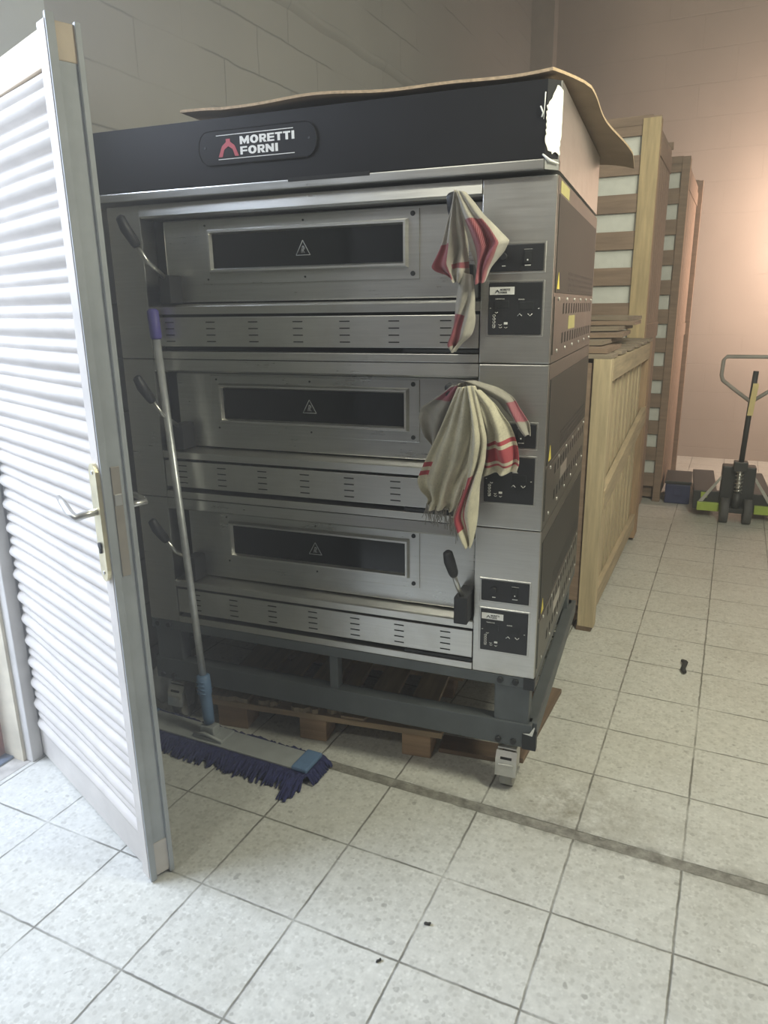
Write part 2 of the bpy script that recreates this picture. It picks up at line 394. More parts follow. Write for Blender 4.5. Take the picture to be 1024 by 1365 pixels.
MB().box(.005, DW, 0, DT, .0, z00, .003).build('bottom_rail', M['door_paint'], dr)
MB().box(0, DW, 0, DT, z00+n*P, DHT, .003).build('top_rail', M['door_top'], dr)
MB().box(DW-.042, DW-.001, -.014, .004, .0, DHT, .002).build('lock_stile', M['door_paint'], dr)
st = MB().box(DW-.006, DW-.002, .004, DT, 0, DHT).box(DW-.006, DW+.004, -.012, .006, -.008, DHT+.012, .001)
st.box(DW-.006, DW+.006, DT-.004, DT+.008, -.006, DHT+.004, .001)
st.build('edge_channel', M['door_grey'], dr)
MB().box(.0, .014, .008, DT, .0, DHT, .002).build('hinge_stile', M['door_grey'], dr)
pz = 1.03
pt = MB()
out = [(DW-.021+.019*math.cos(a), 0, pz+.118+.03*math.sin(a)) for a in [PI*k/10 for k in range(11)]]+[(DW-.021+.019*math.cos(a), 0, pz-.118+.03*math.sin(a)) for a in [PI+PI*k/10 for k in range(11)]]
pt.poly([(x, -.024, z) for x, y, z in out], (0, .012, 0))
hp = pt.build('handle_plate', M['brass'], dr)
MB().cyl((DW-.022, -.0235, pz-.055), (DW-.022, -.0285, pz-.055), .008).box(DW-.026, DW-.018, -.0285, -.023, pz-.075, pz-.055, .001).build('keyhole', M['bolt'], hp)
for zz in (pz+.125, pz-.125): MB().cyl((DW-.021, -.023, zz), (DW-.021, -.026, zz), .005).build('screw', M['chrome'], hp)
lev = MB().tube([(DW-.021, -.022, pz+.03), (DW-.021, -.05, pz+.028), (DW-.024, -.072, pz+.024), (DW-.045, -.077, pz+.03), (DW-.085, -.076, pz+.05), (DW-.115, -.074, pz+.058)], [.009, .009, .010, .010, .009, .006], 12)
lev.build('lever_handle', M['chrome'], dr)
MB().box(DW-.002, DW+.0005, .012, .034, pz-.14, pz+.135, .001).build('lock_plate', M['lock_plate'], dr)
MB().box(DW, DW+.003, .014, .032, pz+.04, pz+.068, .001).build('latch', M['chrome'], dr)
MB().tube([(DW-.02, DT, pz+.03), (DW-.02, DT+.05, pz+.03), (DW-.045, DT+.056, pz+.032), (DW-.09, DT+.055, pz+.036)], .008, 10).build('lever_handle', M['chrome'], dr)

# ------------------------------------------------------------------ deck oven
OA = .07941
ov = empty('deck_oven', (0, 0, 0), OA, label='large three-deck stainless steel bakery oven with a black hood on a wheeled stand', cat='oven')
UL, D, B0, DKH = -1.428, 1.085, .424, .4765
def ring_frame(mb, u0, u1, z0, z1, prof, mat=0):
    loops = []
    for ins, v in prof:
        loops.append([mb.bm.verts.new((u, v, z)) for u, z in ((u0+ins, z0+ins), (u1-ins, z0+ins), (u1-ins, z1-ins), (u0+ins, z1-ins))])
    for a, b in zip(loops, loops[1:]):
        for k in range(4):
            f = mb.bm.faces.new((a[k], a[(k+1) % 4], b[(k+1) % 4], b[k])); f.material_index = mat
def tri_sign(parent, u, z, y, h=.042):
    a = MB(); w = h*.56
    pts = [(u-w, z), (u+w, z), (u, z+h)]
    for i in range(3):
        p, q = pts[i], pts[(i+1) % 3]
        a.tube([(p[0], y, p[1]), (q[0], y, q[1])], .0012, 4)
    for dx in (-.006, 0, .006):
        a.tube([(u+dx*.9, y, z+.006), (u+dx*.5-.002, y, z+.013), (u+dx*.7+.002, y, z+.02), (u+dx*.3, y, z+.026)], .0009, 4)
    return a.build('hot_surface_mark', M['grey_print'], parent)
def chevron(mb, u, z, s, y, ext=.0008, mat=0):
    pts = [(-1, -.75), (-.62, -.75), (-.42, -.2), (0, .05), (.42, -.2), (.62, -.75), (1, -.75), (.62, .08), (.2, .38), (.2, .62), (-.2, .62), (-.2, .38), (-.62, .08)]
    mb.poly([(u+p*s, y, z+q*s) for p, q in pts], (0, -ext, 0), mat)

def lever(parent, u, z0, side):
    """door lever on its black block; side +1 right end, -1 left end"""
    base = MB().box(u-.021, u+.021, -.055 if side > 0 else -.012, .06, z0+.175, z0+.262, .004)
    h = base.build('door_handle', M['grip'], parent)
    t = -.05 if side < 0 else -.02
    MB().tube([(u, -.03 if side > 0 else -.006, z0+.255), (u+t*.35, -.062, z0+.30), (u+t*.7, -.088, z0+.352)], .0075, 10).build('lever_rod', M['steel'], h)
    MB().tube([(u+t*.65, -.085, z0+.345), (u+t*.7, -.09, z0+.355), (u+t*.95, -.112, z0+.395), (u+t*1.1, -.122, z0+.425), (u+t*1.15, -.124, z0+.430)], [.012, .015, .017, .014, .008], 12).build('grip', M['grip'], h)
    return h

def control_panel(parent, z0, shift):
    u0, u1 = -.170, -.026
    # upper switch panel
    a = MB().box(u0+shift, u1, -.004, .002, z0+.243, z0+.310, .0015).build('switch_panel', M['panel_black'], parent)
    b = MB()
    b.cyl((u0+.038+shift*.6, -.004, z0+.28), (u0+.038+shift*.6, -.012, z0+.28), .010, .009, 14).build('switch_knob', M['grip'], a)
    MB().box(u0+.094, u0+.112, -.008, -.003, z0+.262, z0+.293, .001).build('rocker_switch', M['bolt'], a)
    pr = MB().box(u0+.034+shift*.5, u0+.044+shift*.5, -.0046, -.0038, z0+.2555, z0+.2575).box(u0+.095, u0+.111, -.0046, -.0038, z0+.2555, z0+.258)
    pr.box(u0+.101, u0+.1045, -.0086, -.0078, z0+.268, z0+.272).box(u0+.092, u0+.114, -.0046, -.0038, z0+.2965, z0+.2972)
    pr.build('panel_print', M['white_print'], a)
    # lower digital controller
    c = MB().box(u0, u1, -.004, .002, z0+.078, z0+.214, .0015).build('controller_panel', M['panel_black'], parent)
    s = MB().box(u0+.003, u0+.070, -.005, -.003, z0+.183, z0+.203).build('maker_sticker', M['sticker'], c)
    ck = MB(); chevron(ck, u0+.024, z0+.192, .0062, -.005); ck.build('maker_logo', M['panel_black'], s)
    text_mesh('maker_name', 'MORETTI\nFORNI', u0+.032, u0+.058, z0+.186, z0+.1985, -.0051, M['panel_black'], s, .01, .0004)
    text_mesh('panel_print', 'TEMPERATURE', u0+.018, u0+.044, z0+.1705, z0+.1735, -.0041, M['white_print'], c, .01, .0004)
    text_mesh('panel_print', 'POWER', u0+.082, u0+.098, z0+.1685, z0+.1715, -.0041, M['white_print'], c, .01, .0004)
    MB().box(u0+.016, u0+.056, -.0048, -.0035, z0+.148, z0+.167, .0008).build('display', M['bolt'], c)
    MB().box(u0+.084, u0+.122, -.0048, -.0035, z0+.144, z0+.164, .0008).build('display', M['bolt'], c)
    ar = MB()
    for uu, d in ((u0+.086, 1), (u0+.114, -1)):
        ar.tube([(uu-.006, -.0044, z0+.130-.003*d), (uu, -.0044, z0+.130+.003*d), (uu+.006, -.0044, z0+.130-.003*d)], .0009, 4)
    for k in range(4): ar.tube([(u0+.016+.004*math.cos(q), -.0044, z0+.103+k*.0085+.003*math.sin(q)) for q in [PI*2*i/6 for i in range(7)]], .0006, 4)
    for uu, zz in ((u0+.022, .1375), (u0+.016, .0985), (u0+.0335, .105), (u0+.0345, .0985), (u0+.0495, .098)):
        ar.tube([(uu-.004, -.0044, z0+zz), (uu, -.0044, z0+zz-.003), (uu+.004, -.0044, z0+zz)], .0007, 4)
    for uu, zz in ((u0+.006, .148), (u0+.136, .146)): ar.tube([(uu-.002, -.0044, z0+zz), (uu+.002, -.0044, z0+zz)], .0008, 4)
    ar.box(u0+.044, u0+.054, -.0046, -.0038, z0+.105, z0+.111)
    ar.build('panel_print', M['white_print'], c)
    # pale worn rim of the foil round both panels
    rim = MB()
    for (a0, a1, b0, b1) in ((u0+shift-.006, u1+.006, z0+.237, z0+.316), (u0-.006, u1+.006, z0+.072, z0+.220)):
        ring_frame(rim, a0, a1, b0, b1, [(0, -.0002), (.0015, -.0012), (.005, -.0012), (.0065, -.0002)])
    rim.build('panel_rim', M['steel_light'], parent)

def make_deck(i):
    z0 = B0+i*DKH; z1 = z0+DKH-.0025
    shell = MB().box(UL, -.002, .075, D, z0, z1)
    shell.box(UL, -1.302, -.0, .08, z0, z1, .003)                        # left front panel
    dk = shell.build('oven_deck', M['steel'], ov)
    MB().box(-.194, 0, 0, .08, z0, z1, .003).build('control_column', M['steel_light'], dk)
    # top bar and its lip
    tb = MB().poly([(-1.30, .0, z1), (-1.30, .076, z1), (-1.30, .076, z0+.434), (-1.30, .004, z0+.434), (-1.30, -.004, z0+.440)], (1.105, 0, 0))
    tb.build('top_bar', M['steel'], dk)
    MB().box(-1.30, -.196, .066, .074, z0+.02, z0+.44).build('recess', M['dark_gap'], dk)
    # drop-down door with raised window plate
    do = MB().box(-1.255, -.206, .052, .066, z0+.178, z0+.428, .004); door = do.build('oven_door', M['steel'], dk)
    MB().box(-1.118, -.385, .048, .053, z0+.232, z0+.421, .0015).build('window_plate', M['steel'], door)
    fr = MB(); ring_frame(fr, -1.086, -.417, z0+.263, z0+.397, [(0, .050), (.006, .033), (.012, .033), (.017, .046), (.020, .046)])
    fr.build('window_frame', M['steel_light'], door)
    g = MB().box(-1.070, -.433, .0450, .0495, z0+.279, z0+.381).build('window_glass', M['glass'], door)
    tri_sign(g, -.752, z0+.309, .0447)
    for uu in (-.405, ):
        for zz in (z0+.247, z0+.408): MB().cyl((uu, .049, zz), (uu, .045, zz), .0075, .0065, 12).build('screw', M['bolt'], door)
    for uu in (-.75, -1.095):
        for zz in (z0+.247, z0+.408): MB().cyl((uu, .049, zz), (uu, .046, zz), .0035, .003, 12).build('screw', M['bolt'], door)
    # sloping ledge under the door
    lg = MB().poly([(-1.30, 0, z0+.141), (-1.30, -.002, z0+.164), (-1.30, .004, z0+.167), (-1.30, .062, z0+.174), (-1.30, .066, z0+.141)], (1.105, 0, 0))
    lg.build('door_sill', M['steel_light'], dk)
    # slotted drawer front
    sl = MB().box(-1.298, -.197, .002, .03, z0+.040, z0+.132, .002)
    offs = (0.03 if i == 0 else (.0 if i == 2 else .008))
    for k in range(7):
        uu = -1.226+k*.1556+(.008 if i == 0 else .0)
        if uu > -.22: continue
        for q in range(4): sl.box(uu-.0165, uu+.0165, .0008, .004, z0+.0545+q*.020, z0+.0578+q*.020, 0, 1)
    sl.build('drawer_front', [M['steel_light'], M['dark_gap']], dk)
    MB().box(-1.30, -.196, .0, .06, z0+.0, z0+.024, .002).build('bottom_strip', M['steel_light'], dk)
    MB().box(-.42, -.197, -.001, .02, z0+.028, z0+.0365).build('drawer_lip', M['bolt'], dk)
    lever(dk, -.222, z0, 1); lever(dk, -1.222, z0, -1)
    control_panel(dk, z0, 0 if i == 0 else 0)
    # right flank: framed perforated sheet above a louvred cover
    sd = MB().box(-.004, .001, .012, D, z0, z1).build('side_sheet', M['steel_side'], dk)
    hol = MB().box(-.002, .003, .035, D-.03, z0+.186, z0+.432, .001)
    for k in range(30):
        for q in range(4): hol.box(.0025, .0036, .3+k*.024, .308+k*.024, z0+.192+q*.016, z0+.2+q*.016, 0, 1)
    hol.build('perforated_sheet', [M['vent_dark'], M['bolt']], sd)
    v = MB().box(-.002, .0035, .03, D-.02, z0+.022, z0+.176, .001)
    for k in range(13):
        yy = .20+k*.064
        for zz in (z0+.045, z0+.128): v.poly([(.0034, yy, zz), (.0034, yy+.024, zz+.002), (.0034, yy+.024, zz+.032), (.0034, yy, zz+.030)], (.0006, 0, 0), 1)
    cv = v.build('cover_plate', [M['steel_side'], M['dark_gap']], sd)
    for k in range(6):
        for zz in (z0+.030, z0+.170): MB().cyl((.003, .1+k*.18, zz), (.0065, .1+k*.18, zz), .006, .005, 10).build('screw', M['chrome'], cv)
    MB().poly([(.0035, .055, z0+.196), (.0035, .1, z0+.196), (.0035, .0775, z0+.240)], (.0008, 0, 0)).build('warning_sticker', M['yellow'], sd)
    MB().box(.0035, .0043, .34, .50, z0+.082, z0+.122).build('rating_label', M['yellow_dull'] if i == 2 else M['steel_light'], cv)
    if i == 2: MB().box(.001, .0018, .06, .23, z0+.437, z0+.468).build('rating_label', M['yellow_dull'], sd)
for i in range(3): make_deck(i)

# hood
HB, HT = B0+3*DKH, 2.062
hd = MB().box(-1.53, .001, .0, 1.055, HB+.008, HT).build('hood', M['steel_light'], ov)
hf = MB().poly([(-1.535, -.034, HB+.032), (-1.535, -.030, HT), (-1.535, .02, HT+.004), (-1.535, .02, HB+.032)], (1.505, 0, 0))
hf.build('hood_front', M['hood_black'], hd)
MB().poly([(-.0302, -.033, HB+.032), (-.0302, -.030, HT), (.001, .004, HT), (.001, .004, HB+.032)], (0, .004, 0)).build('hood_corner', M['hood_black'], hd)
MB().box(-1.535, -.03, -.035, -.0, HB+.006, HB+.0305, .003).build('hood_lip', M['steel'], hd)
MB().poly([(-.029, -.034, HB+.006), (.001, .0, HB+.006), (.001, .02, HB+.006), (-.029, .02, HB+.006)], (0, 0, .0245)).build('lip_corner', M['steel'], hd)
MB().box(-.75, -.50, -.0362, -.033, HB+.024, HB+.0345, .001).build('lip_gap', M['dark_gap'], hd)
# torn tape wrapped on the corner
tp = MB(); rows = []
rt = random.Random(3)
prof = [(k/22, min(.8, max(0, .62-2.6*(k/22))) + (.12*rt.random() if k % 2 else .02) + (.45*((k/22-.84)/.16) if k/22 > .84 else 0), 1.03-(.10*rt.random() if k > 15 else .02*rt.random())) for k in range(23)]
for t, a, b2 in prof:
    z = HT-.018-t*.150; rows.append([(-.031+.034*q, -.0335+.037*q-.003-.0015*math.sin(q*9+t*20), z-.006*math.sin(q*7)) for q in (a, a*.7+b2*.3, (a+b2)/2, a*.25+b2*.75, b2)])
tp.grid(rows); tape = tp.build('torn_tape', M['tape'], hd)
tt = MB(); tt.tube([(-.035, -.037, HB+.04), (-.018, -.03, HB+.025), (.001, -.008, HB+.02)], [.002, .004, .002], 6).tube([(-.034, -.036, HT-.03), (-.036, -.037, HT-.09)], [.0015, .0008], 5)
tt.tube([(-.045, -.0355, HT-.06), (-.038, -.036, HT-.075), (-.041, -.036, HT-.085)], .002, 5); tt.build('tape_scrap', M['tape'], tape)
# badge
bp = MB(); cz = 1.983
outl = []
for cx, a0 in ((-.688, -PI/2), (-1.005, PI/2)):
    for k in range(9):
        a = a0+PI*k/8; outl.append((cx+.030*math.cos(a)*1.1, -.0365, cz+.045*math.sin(a)))
outl = [(u, v-.0005, z) for u, v, z in outl]
bp.poly(outl, (0, .005, 0)); bd = bp.build('maker_badge', M['badge_black'], hd)
er = MB(); er.tube([(u, -.0372, z) for u, v, z in outl]+[(outl[0][0], -.0372, outl[0][2])], .0016, 5); er.build('badge_rim', M['hood_black'], bd)
def bold_word(word, u0, u1, z0, z1, y, parent):
    """heavy block capitals, one mesh per letter"""
    adv = {'M': 1.25, 'I': .42, 'O': 1.12, 'N': 1.08}; gap = .13
    tot = sum(adv.get(c, .92) for c in word)+gap*(len(word)-1); sc = (u1-u0)/tot; H = z1-z0; x = u0; w = .15
    for n_, c in enumerate(word):
        W_ = adv.get(c, .92); mb = MB()
        P_ = lambda a, b2: (x+a*sc, y-.0001*n_, z0+b2*H)
        def q(pts): mb.poly([P_(*p) for p in pts], (0, -.0007, 0))
        v = .34; h = .21
        if c in 'MNREFTI':
            if c == 'T': q([(W_/2-v/2, 0), (W_/2+v/2, 0), (W_/2+v/2, 1-h), (W_/2-v/2, 1-h)]); q([(0, 1-h), (W_, 1-h), (W_, 1), (0, 1)])
            elif c == 'I': q([(.04, 0), (.38, 0), (.38, 1), (.04, 1)])
            else: q([(0, 0), (v*.92, 0), (v*.92, 1), (0, 1)])
        if c in 'EF':
            for b0 in ((.79, .40, 0) if c == 'E' else (.79, .36)): q([(v*.92, b0), (W_, b0), (W_, b0+h), (v*.92, b0+h)])
        if c == 'M':
            q([(W_-v*.92, 0), (W_, 0), (W_, 1), (W_-v*.92, 1)]); q([(v*.92, 1), (v*.92, .45), (W_/2, .0), (W_-v*.92, .45), (W_-v*.92, 1), (W_/2, .52)])
        if c == 'N':
            q([(W_-v*.92, 0), (W_, 0), (W_, 1), (W_-v*.92, 1)]); q([(v*.92, 1), (v*.92, .52), (W_-v*.92, 0), (W_-v*.92, .48)])
        if c == 'R':
            q([(v*.92, .79), (.62, .79), (.62, 1), (v*.92, 1)]); q([(v*.92, .38), (.62, .38), (.62, .57), (v*.92, .57)])
            q([(.62, .38), (.62, .57), (.62, .79), (.62, 1), (.82, .95), (.91, .80), (.91, .58), (.82, .43)]); q([(.36, .38), (.60, 0), (.98, 0), (.68, .40)])
        if c == 'O':
            K = 20
            for k in range(K):
                a, b2 = 2*PI*k/K, 2*PI*(k+1)/K
                q([(W_/2+W_/2*math.cos(a), .5+.52*math.sin(a)), (W_/2+W_/2*math.cos(b2), .5+.52*math.sin(b2)), (W_/2+(W_/2-.36)*math.cos(b2), .5+.28*math.sin(b2)), (W_/2+(W_/2-.36)*math.cos(a), .5+.28*math.sin(a))])
        mb.build('badge_letter', M['white_print'], parent)
        x += (W_+gap)*sc
bold_word('MORETTI', -.898, -.722, 1.9865, 2.0075, -.0366, bd)
bold_word('FORNI', -.898, -.775, 1.9595, 1.9805, -.0366, bd)
MB().box(-.976, -.726, -.0378, -.0368, 2.0135, 2.0153).box(-.972, -.724, -.0378, -.0368, 1.9505, 1.9523).build('badge_lines', M['white_print'], bd)
ch = MB(); chevron(ch, -.937, 1.983, .034, -.0371); ch.build('badge_emblem', M['red_print'], bd)
for uu, zz in ((-1.015, 1.985), (-.678, 1.985)): MB().cyl((uu, -.0365, zz), (uu, -.039, zz), .004, .003, 10).build('screw', M['bolt'], bd)

# stand
def bar(name, *a): return MB().box(*a, .004).build(name, M['stand'], ov)
for (a, b2) in ((.0, .05), (D-.06, D-.01)):
    bar('stand_rail', UL, -.0, a, b2, .386, .423)
    bar('stand_rail', UL, -.0, a-.0, b2, .178, .262)
for (a, b2) in ((UL, UL+.05), (-.05, -.0)):
    bar('stand_rail', a, b2, .05, D-.06, .388, .423)
bar('stand_rail', -.028, .014, .02, D-.01, .205, .262); bar('stand_rail', UL-.012, UL+.03, .02, D-.01, .205, .262)
for u0 in (UL+.012, -.122):
    for v0 in (.006, D-.12):
        lg = bar('stand_leg', u0, u0+.11, v0, v0+.055, .255, .392)
        if v0 < .1:
            for uu in (u0+.018, u0+.066):
                for zz in (.406, .196): MB().cyl((uu, v0-.004, zz), (uu, v0-.013, zz), .0105, .0095, 8).build('bolt', M['bolt'], lg)
bar('stand_post', -.70, -.668, .01, .05, .255, .39)
bar('stand_post', -.70, -.668, D-.06, D-.02, .255, .39)
MB().box(-.032, .003, -.003, .02, .385, .424, .002).build('stand_corner', M['bolt'], ov)
MB().box(-.028, .016, -.004, .02, .176, .232, .002).build('stand_corner', M['bolt'], ov)
MB().poly([(-.026, -.0045, .233), (-.005, -.0045, .236), (.009, -.0045, .262), (.011, -.0045, .258), (.004, -.0045, .228)], (0, -.0008, 0)).build('tape_scrap', M['tape'], ov)
def caster(u, v):
    top = MB().box(u-.045, u+.045, v-.04, v+.04, .166, .178, .003); top.cyl((u, v, .15), (u, v, .167), .028)
    c = top.build('caster', M['chrome'], ov)
    fk = MB()
    for sg in (-1, 1):
        fk.poly([(u+sg*.027, v-.036, .150), (u+sg*.027, v+.036, .150), (u+sg*.027, v+.018, .045), (u+sg*.027, v-.022, .045)], (sg*.004, 0, 0))
    fk.box(u-.031, u+.031, v-.038, v+.036, .146, .153, .002)
    fk.build('caster_fork', M['chrome'], c)
    MB().cyl((u-.021, v, .055), (u+.021, v, .055), .055, .055, 28).build('wheel', M['rubber'], c)
    MB().cyl((u-.036, v, .055), (u+.036, v, .055), .010, .010, 10).build('axle', M['chrome'], c)
    br = MB().poly([(u-.034, v-.040, .142), (u-.034, v-.056, .118), (u-.034, v-.062, .062), (u-.034, v-.054, .060), (u-.034, v-.044, .112), (u-.034, v-.030, .136)], (.068, 0, 0))
    br.box(u-.024, u+.024, v-.066, v-.052, .092, .104, .002); br.build('caster_brake', M['chrome'], c)
    MB().box(u-.018, u+.018, v-.0575, v-.052, .120, .126).build('brake_slot', M['dark_gap'], c)
for u in (-.078, UL+.07):
    for v in (.06, D-.07): caster(u, v)

# ------------------------------------------------------------------ things on and against the oven
RZ = Matrix.Rotation(OA, 4, 'Z')
def OV(u, v, z): return RZ @ Vector((u, v, z))

cb = empty('cardboard_sheet', OV(0, 0, HT+.004), OA, label='brown cardboard sheet laid over the top of the oven hood', cat='cardboard')
rows = []; erows = []
nv, nu = 22, 30
def cz_(u, t):
    z = .019+.004*math.sin(u*7+t*3)+.003*math.sin(u*17)
    z += .010*max(0, (-.95-u)/.13)
    if u > -.01: z -= .10*(u+.01)*t+.6*(u+.01)**2
    if t > .92: z -= (t-.92)*.35
    return z
def pos(i, j):
    t = i/nv; v = -.040+t*1.17; ue = -.018+.04*min(1, t*6)+.095*t+.012*math.sin(t*9); ul = -1.092+.25*max(0, t-.3)
    u = ul+(ue-ul)*j/nu
    return u, v-(.012*math.sin(u*6) if i == 0 else 0), t
TH = .007
for i in range(nv+1): rows.append([(u, v, cz_(u, t)) for u, v, t in (pos(i, j) for j in range(nu+1))])
m = MB().grid(rows); low = [[(x, y, z-TH) for x, y, z in r] for r in rows]; m.grid(low)
def rim(line_a, line_b): m.grid([line_a, line_b], smooth=False, mat=1)
rim(rows[0], low[0]); rim(rows[-1], low[-1]); rim([r[0] for r in rows], [r[0] for r in low]); rim([r[-1] for r in rows], [r[-1] for r in low])
m.build('sheet', [M['card'], M['card_edge']], cb)

fp = MB(); rows = []
for i in range(9):
    a = PI/2*i/8; rows.append([(.058*math.cos(a)*math.cos(q), .045*math.cos(a)*math.sin(q), .024*math.sin(a)+.001) for q in [2*PI*k/20 for k in range(21)]])
fp.grid(rows); fp.poly([(.058*math.cos(2*PI*k/20), .045*math.sin(2*PI*k/20), .001) for k in range(20)], (0, 0, .001))
tag(fp.build('foam_pad', M['foam'], None, OV(-.455, .10, HT+.0245), (0, 0, .2)), 'small rounded white foam pad lying on the cardboard above the hood', 'foam pad')

def interp(L, t):
    x = t*(len(L)-1); i = min(int(x), len(L)-2); f = x-i
    return L[i][0]*(1-f)+L[i+1][0]*f, L[i][1]*(1-f)+L[i+1][1]*f
def drape(mb, Lf, Rt, v, bulge=.03, folds=3, amp=.008, phase=0, uv=(0, 1, 0, 1), n=26, mcols=16, curl=.0, v_top=None):
    rows, uvs = [], []
    for i in range(n+1):
        t = i/n; l = interp(Lf, t); r = interp(Rt, t); row = []; ur = []
        vv = v if v_top is None else v_top+(v-v_top)*min(1, t*2.2)
        for j in range(mcols+1):
            s = j/mcols
            u = l[0]*(1-s)+r[0]*s; z = l[1]*(1-s)+r[1]*s
            a = amp*min(1, .25+t*1.6)
            dv = -bulge*math.sin(PI*s)*(.6+.4*math.sin(PI*min(1, t*1.2))) - a*math.sin(2*PI*folds*s+phase+2.2*t) - a*.4*math.sin(7*s+11*t+phase)
            u += .003*math.sin(9*t+5*s+phase)
            row.append((u, vv+dv, z+.003*math.sin(12*s+phase)*t)); ur.append((uv[0]+(uv[1]-uv[0])*s, uv[2]+(uv[3]-uv[2])*t))
        rows.append(row); uvs.append(ur)
    mb.grid(rows, uvs)
def cloth_finish(o, th=.003):
    sd = o.modifiers.new('thickness', 'SOLIDIFY'); sd.thickness = th; sd.offset = 0
    sb = o.modifiers.new('smooth', 'SUBSURF'); sb.levels = 1; sb.render_levels = 1

# towel on the top right lever
TM1 = towel_mat('grey_towel_red_checks', (.46, .43, .37), (.23, .022, .04), [(0, -.1, .42, .42, .93), (0, 1.35, 2.0, .22, 1.1), (0, 2.9, 3.62, .38, .86), (0, .5, 1.0, .60, .68)], .15, True)
t1 = MB()
drape(t1, [(-.23, 1.808), (-.241, 1.778), (-.259, 1.734), (-.277, 1.68), (-.303, 1.631), (-.293, 1.619), (-.268, 1.611), (-.243, 1.593)],
      [(-.222, 1.809), (-.22, 1.777), (-.217, 1.732), (-.212, 1.696), (-.205, 1.65), (-.203, 1.622), (-.211, 1.607), (-.231, 1.591)], -.085, .022, 2.4, .014, .3, (0, 1, 0, 1), v_top=-.150)
drape(t1, [(-.225, 1.807), (-.218, 1.757), (-.207, 1.712), (-.203, 1.667), (-.196, 1.639), (-.185, 1.60), (-.185, 1.585)],
      [(-.203, 1.803), (-.163, 1.75), (-.13, 1.721), (-.099, 1.690), (-.117, 1.665), (-.152, 1.628), (-.162, 1.592)], -.085, .028, 2.3, .014, 2.1, (1.2, 2.2, 0, 1), v_top=-.152)
drape(t1, [(-.226, 1.62), (-.242, 1.557), (-.254, 1.509), (-.264, 1.451), (-.268, 1.431), (-.257, 1.413)],
      [(-.196, 1.61), (-.187, 1.547), (-.192, 1.499), (-.208, 1.457), (-.228, 1.435), (-.249, 1.409)], -.055, .02, 1.8, .012, 4, (3, 4, 0, 1), v_top=-.085)
o1 = t1.build('dish_towel', TM1, None, (0, 0, 0), (0, 0, OA)); cloth_finish(o1)
tag(o1, 'small grey towel with dark red checks hanging twisted from the top oven handle', 'towel', 'towels on the oven handles')
# grey towel on the middle lever, under the cream one
TM2 = towel_mat('grey_towel_red_ends', (.32, .30, .26), (.22, .03, .055), [(1, .02, .22, .1, .62), (1, 2.45, 2.75, .45, 1.1)], .12, True)
t2 = MB()
drape(t2, [(-.235, 1.327), (-.295, 1.288), (-.343, 1.256), (-.35, 1.223), (-.338, 1.17), (-.312, 1.14)], [(-.193, 1.34), (-.197, 1.291), (-.208, 1.229), (-.229, 1.176), (-.25, 1.143), (-.272, 1.12)], -.05, .03, 2.2, .014, .4, (0, 1, 0, 1), v_top=-.135)
drape(t2, [(-.215, 1.342), (-.158, 1.310), (-.125, 1.284), (-.109, 1.255), (-.075, 1.215), (-.046, 1.192)], [(-.175, 1.343), (-.118, 1.320), (-.081, 1.292), (-.056, 1.253), (-.039, 1.220), (-.034, 1.187)], -.05, .028, 1.6, .010, 1.5, (0, 1, 2, 3), v_top=-.135)
o2 = t2.build('dish_towel', TM2, None, (0, 0, 0), (0, 0, OA)); cloth_finish(o2)
tag(o2, 'crumpled dark grey towel bunched beneath the cream towel on the middle oven handle', 'towel', 'towels on the oven handles')
# cream towel with red stripes over it
TM3 = towel_mat('cream_towel_red_stripes', (.62, .58, .44), (.34, .018, .045),
                [(0, 1.05, 1.13, .55, .80), (0, 1.18, 1.48, .48, .82), (0, 1.56, 1.63, .50, .86), (1, 2.52, 2.56, 0, 9), (1, 2.60, 2.76, 2, 9), (1, 2.80, 2.84, 2, 9), (1, .46, .49, -.1, .17), (1, .515, .545, -.1, .17)], .45)
t3 = MB()
drape(t3, [(-.215, 1.326), (-.245, 1.267), (-.276, 1.198), (-.315, 1.119), (-.343, 1.052), (-.337, 1.02), (-.319, .995), (-.322, .97)],
      [(-.172, 1.332), (-.168, 1.259), (-.170, 1.189), (-.183, 1.116), (-.20, 1.062), (-.212, 1.019), (-.228, .985), (-.244, .963)], -.080, .03, 3.1, .019, .6, (0, 1, 0, 1), v_top=-.150)
drape(t3, [(-.189, 1.332), (-.176, 1.262), (-.178, 1.182), (-.193, 1.099), (-.213, 1.024), (-.244, .94), (-.214, .901), (-.19, .873)],
      [(-.165, 1.333), (-.155, 1.263), (-.136, 1.184), (-.140, 1.123), (-.159, 1.05), (-.166, .986), (-.171, .921), (-.177, .872)], -.110, .026, 2.1, .015, 2.2, (1, 2, 0, 1), v_top=-.158)
drape(t3, [(-.184, 1.327), (-.172, 1.268), (-.160, 1.189), (-.155, 1.148), (-.155, 1.106), (-.165, 1.075)],
      [(-.156, 1.320), (-.114, 1.275), (-.083, 1.222), (-.067, 1.162), (-.055, 1.112), (-.057, 1.088)], -.070, .030, 2.3, .015, 3.6, (2, 3, 2, 3), v_top=-.148)
o3 = t3.build('dish_towel', TM3, None, (0, 0, 0), (0, 0, OA)); cloth_finish(o3)
tag(o3, 'cream towel with bright red stripes and a frayed fringe on the middle oven handle', 'towel', 'towels on the oven handles')
fg = MB()
for k in range(46):
    s = random.random(); u = -.325+s*.10; z = .972-.004*s; vv = -.075-.02*math.sin(PI*s)
    L_ = random.uniform(.02, .06); q = random.uniform(-.012, .012)
    fg.tube([(u, vv, z+.006), (u+q*.5, vv-.003, z-L_*.5), (u+q+random.uniform(-.006, .006), vv, z-L_)], .0011, 4)
for k in range(16):
    s = random.random(); u = -.252+s*.03; z = .955-s*.03; L_ = random.uniform(.02, .055); q = random.uniform(-.012, .008)
    fg.tube([(u, -.10, z+.006), (u+q*.5, -.103, z-L_*.5), (u+q, -.10, z-L_)], .0011, 4)
